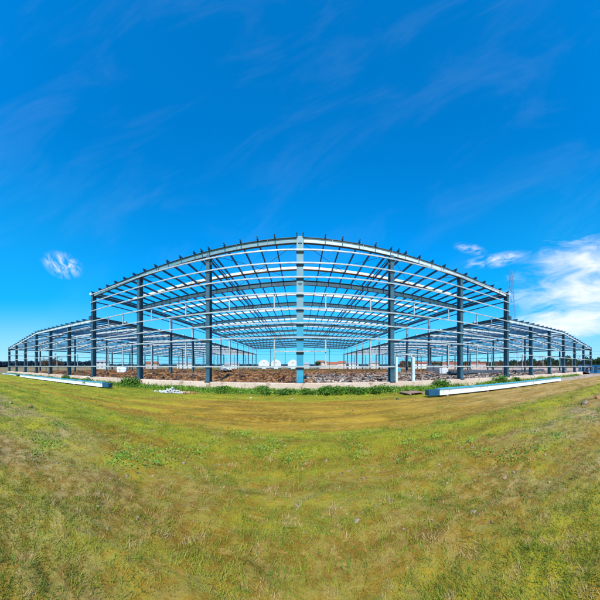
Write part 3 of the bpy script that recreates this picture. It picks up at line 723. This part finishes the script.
right = [(0, 410, 150, .8), (2, 437, 150, .85), (0, 462, 160, .9), (2, 492, 120, .75), (1, 503, 115, .9), (0, 513, 120, .85), (1, 522, 112, .9), (0, 531, 108, .9), (1, 540, 112, .85), (0, 549, 105, .95), (2, 557, 112, 1.0), (0, 566, 105, 1.05), (2, 574, 110, 1.05), (1, 581, 112, .95), (0, 588, 110, 1.0), (2, 594, 108, 1.05), (0, 600, 108, 1.0)]
cn = {0: 'dark bushy', 1: 'rusty brown', 2: 'dark rounded'}
for i, (k, px, r, s) in enumerate(right): TL.append((k, px, r, s, f'{cn[k]} tree beyond the right wing, {words[i]} from the door frame'))
for a in TL: tree(*a)
for pr_ in tp:
    for q in pr_: bpy.data.objects.remove(q)
# far woods as one mass along the horizon
def woods(px0, px1, r, h0, label, m):
    v = []; f = []; random.seed(int(px0)+9); N = int((px1-px0)*38)
    for _ in range(N):
        px = random.uniform(px0, px1); rr = r*random.uniform(.97, 1.05); hh = h0*(.75+.35*fbm(px, 0, .15, 5)); p = at(px, rr); leaves(v, f, Vector((p.x, p.y, hh*random.random()**.8)), r*.012, 0)
    tag(np_mesh('woods', [tuple(q) for q in v], f, 4, m), label, 'woods', None, 'stuff')
woods(-40, 100, 420, 13, 'dark blue far woods along the left horizon', M['forest'])
woods(100, 400, 450, 5.5, 'far low woods behind the sheds and houses', M['forest'])
woods(400, 640, 300, 10, 'far rust coloured woods along the right horizon', M['leaf_brown'])

# ------------------------------------------------------------------ lattice pylon
def pylon(px, r, H, label):
    p = at(px, r); e = empty('power_pylon', (p.x, p.y, 0), .5); tag(e, label, 'pylon')
    b = MB(); lv = [0, 9, 17, 24, 30, 35, 39.5, 43.5, 47]; lv = [q*H/47 for q in lv]; wd = lambda z: 4.6*(1-z/H)**1.0 + .7
    for i in range(len(lv)-1):
        z0, z1 = lv[i], lv[i+1]; a, c = wd(z0), wd(z1); q0 = [(-a,-a),(a,-a),(a,a),(-a,a)]; q1 = [(-c,-c),(c,-c),(c,c),(-c,c)]
        for k in range(4):
            j = (k+1) % 4
            b.bar((*q0[k], z0), (*q1[k], z1), .13); b.bar((*q0[k], z0), (*q1[j], z1), .08); b.bar((*q0[j], z0), (*q1[k], z1), .08); b.bar((*q1[k], z1), (*q1[j], z1), .08)
    b.build('tower', M['lattice'], e)
    for z in (.70, .80, .90):
        b = MB(); L = 7.5 - 4*abs(z-.80)*5; zz = H*z
        for s in (-1, 1):
            for o_ in (-.4, .4): b.bar((0, o_, zz), (s*L, 0, zz+.2), .09); b.bar((0, o_, zz+1.3), (s*L, 0, zz+.25), .08)
        b.build('cross_arm', M['lattice'], e)
pylon(511, 165, 71, 'tall faint lattice power pylon behind the right hall corner')
# power lines on the right
def wire(p0, p1, sag, label):
    b = MB(); p0 = Vector(p0); p1 = Vector(p1); N = 24; pts = []
    for i in range(N+1): t = i/N; q = p0.lerp(p1, t); q.z -= sag*4*t*(1-t); pts.append(q)
    for i in range(N): b.tube(pts[i], pts[i+1], .045, .045, 4)
    o = b.build('power_line', M['lattice']); tag(o, label, 'power line')
wire(at(560, 150, 13), at(660, 90, 8.5), 1.0, 'upper thin power line crossing the sky past the right wing')
wire(at(560, 150, 11), at(660, 90, 7), 1.0, 'lower thin power line crossing the sky past the right wing')

# ------------------------------------------------------------------ sun, sky with clouds
EL = math.radians(47); AZ = math.atan2(-.06, -1.0)
sv_ = Vector((math.sin(AZ)*math.cos(EL), math.cos(AZ)*math.cos(EL), math.sin(EL)))
sd = bpy.data.lights.new('sun', 'SUN'); sd.energy = 4.6; sd.angle = math.radians(.5); sd.color = (1, .95, .86)
so = bpy.data.objects.new('sun', sd); COL.objects.link(so); so.rotation_euler = sv_.to_track_quat('Z', 'Y').to_euler()
w = bpy.data.worlds.new('World'); S.world = w; w.use_nodes = True; n = w.node_tree.nodes; l = w.node_tree.links; n.clear()
outw = n.new('ShaderNodeOutputWorld'); bg = n.new('ShaderNodeBackground'); bg.inputs[1].default_value = .135; l.new(bg.outputs[0], outw.inputs[0])
sky = n.new('ShaderNodeTexSky'); sky.sky_type = 'NISHITA'; sky.sun_disc = False; sky.sun_elevation = EL; sky.sun_rotation = AZ % (2*PI); sky.air_density = 1.0; sky.dust_density = .3; sky.ozone_density = 3.0
tc = n.new('ShaderNodeTexCoord'); sep = n.new('ShaderNodeSeparateXYZ'); l.new(tc.outputs['Generated'], sep.inputs[0])
hs = n.new('ShaderNodeHueSaturation'); hs.inputs['Saturation'].default_value = 1.27
tint = n.new('ShaderNodeVectorMath'); tint.operation = 'MULTIPLY'; tint.inputs[1].default_value = (.60, 1.50, 2.05); l.new(sky.outputs[0], tint.inputs[0]); l.new(tint.outputs[0], hs.inputs['Color'])
u = MATH('ARCTAN2', sep.outputs[0], sep.outputs[1]); rxy = MATH('SQRT', MATH('ADD', MATH('MULTIPLY', sep.outputs[0], sep.outputs[0]), MATH('MULTIPLY', sep.outputs[1], sep.outputs[1])))
vv = MATH('DIVIDE', sep.outputs[2], MATH('MAXIMUM', rxy, .02))
cv = n.new('ShaderNodeCombineXYZ'); l.new(u, cv.inputs[0]); l.new(vv, cv.inputs[1])
def streaks(ang, sx, sy, det=9, off=0):
    m = n.new('ShaderNodeMapping'); m.inputs['Rotation'].default_value = (0, 0, math.radians(ang)); m.inputs['Scale'].default_value = (sx, sy, 1); m.inputs['Location'].default_value = (off, off, 0)
    # rotate first, scale after
    m1 = n.new('ShaderNodeMapping'); m1.inputs['Rotation'].default_value = (0, 0, math.radians(ang)); l.new(cv.outputs[0], m1.inputs[0])
    m.inputs['Rotation'].default_value = (0, 0, 0); l.new(m1.outputs[0], m.inputs[0])
    t = n.new('ShaderNodeTexNoise'); t.inputs['Scale'].default_value = 1; t.inputs['Detail'].default_value = det; t.inputs['Roughness'].default_value = .6; t.inputs['Distortion'].default_value = .6
    l.new(m.outputs[0], t.inputs['Vector']); return t.outputs['Fac']
def blob(px, py, rx, ry, ang=0):
    du = MATH('SUBTRACT', u, (px-300)/F); dv = MATH('SUBTRACT', vv, (366-py)/F); c, s_ = math.cos(math.radians(ang)), math.sin(math.radians(ang))
    a = MATH('ADD', MATH('MULTIPLY', du, c), MATH('MULTIPLY', dv, s_)); b = MATH('SUBTRACT', MATH('MULTIPLY', dv, c), MATH('MULTIPLY', du, s_))
    a = MATH('DIVIDE', a, rx/F); b = MATH('DIVIDE', b, ry/F)
    return MR(MATH('SQRT', MATH('ADD', MATH('MULTIPLY', a, a), MATH('MULTIPLY', b, b))), 1.0, .15)
big = streaks(-8, 5, 15, 10, 3.1); wisp = streaks(60, 22, 45, 6, 7.7); soft = streaks(-30, 1.6, 4.5, 8, 1.3)
def puff(bl_, nz_, lo, hi, amt):
    return MATH('MULTIPLY', MR(MATH('ADD', MATH('MULTIPLY', bl_, .6), MATH('MULTIPLY', nz_, .8)), lo, hi), amt)
fines = streaks(-14, 16, 44, 10, 5.5)
cl = puff(blob(606, 280, 185, 88, 8), big, .70, 1.20, 1.0)
cl = MATH('MAXIMUM', cl, puff(blob(585, 322, 160, 34, 3), big, .69, 1.14, .95))
def thin(bl_, nz_, amt): return MATH('MULTIPLY', MATH('MULTIPLY', bl_, MR(nz_, .36, .76)), amt)
cl = MATH('MAXIMUM', cl, thin(blob(496, 260, 40, 9, 10), fines, .9))
cl = MATH('MAXIMUM', cl, thin(blob(470, 249, 20, 7, -12), fines, .6))
cl = MATH('MAXIMUM', cl, thin(blob(62, 265, 25, 15, -20), wisp, .9))
cl = MATH('MAXIMUM', cl, MATH('MULTIPLY', MR(soft, .45, .85), .035))
side = MR(MATH('ABSOLUTE', u), .45, 1.25, .2, 1.0)
pale = MATH('MULTIPLY', MR(vv, .30, -.02), side)
bright = MATH('MULTIPLY', MR(vv, 1.1, .15), side)
skyb = MIX(MATH('MULTIPLY', bright, .5), hs.outputs[0], (.15, 4.1, 7.8))
skyb = MIX(MATH('MULTIPLY', MATH('MULTIPLY', MR(vv, .38, 0), MATH('SUBTRACT', 1.15, side)), .75), skyb, (.7, 3.3, 6.7))
skyb = MIX(MATH('MULTIPLY', pale, .62), skyb, (4.8, 6.4, 7.6))
skyc = MIX(cl, skyb, (7.6, 8.0, 8.4))
l.new(skyc, bg.inputs[0])

# ------------------------------------------------------------------ camera: panorama on a cylinder, as the photograph was stitched
cd = bpy.data.cameras.new('camera'); cam = bpy.data.objects.new('camera', cd); COL.objects.link(cam); S.camera = cam
cam.location = (0, 0, EYE); cam.rotation_euler = (PI/2, 0, 0)
cd.type = 'PANO'; cd.panorama_type = 'CENTRAL_CYLINDRICAL'
cd.central_cylindrical_range_u_min = -300/F; cd.central_cylindrical_range_u_max = 300/F
cd.central_cylindrical_range_v_min = -234/F; cd.central_cylindrical_range_v_max = 366/F
cd.central_cylindrical_radius = 1.0
cd.clip_start = .05; cd.clip_end = 12000
S.render.engine = 'CYCLES'; S.cycles.use_denoising = True
S.cycles.max_bounces = 5
S.view_settings.view_transform = 'Standard'; S.view_settings.look = 'None'; S.view_settings.exposure = 0; S.view_settings.gamma = 1; S.view_settings.use_curve_mapping = False
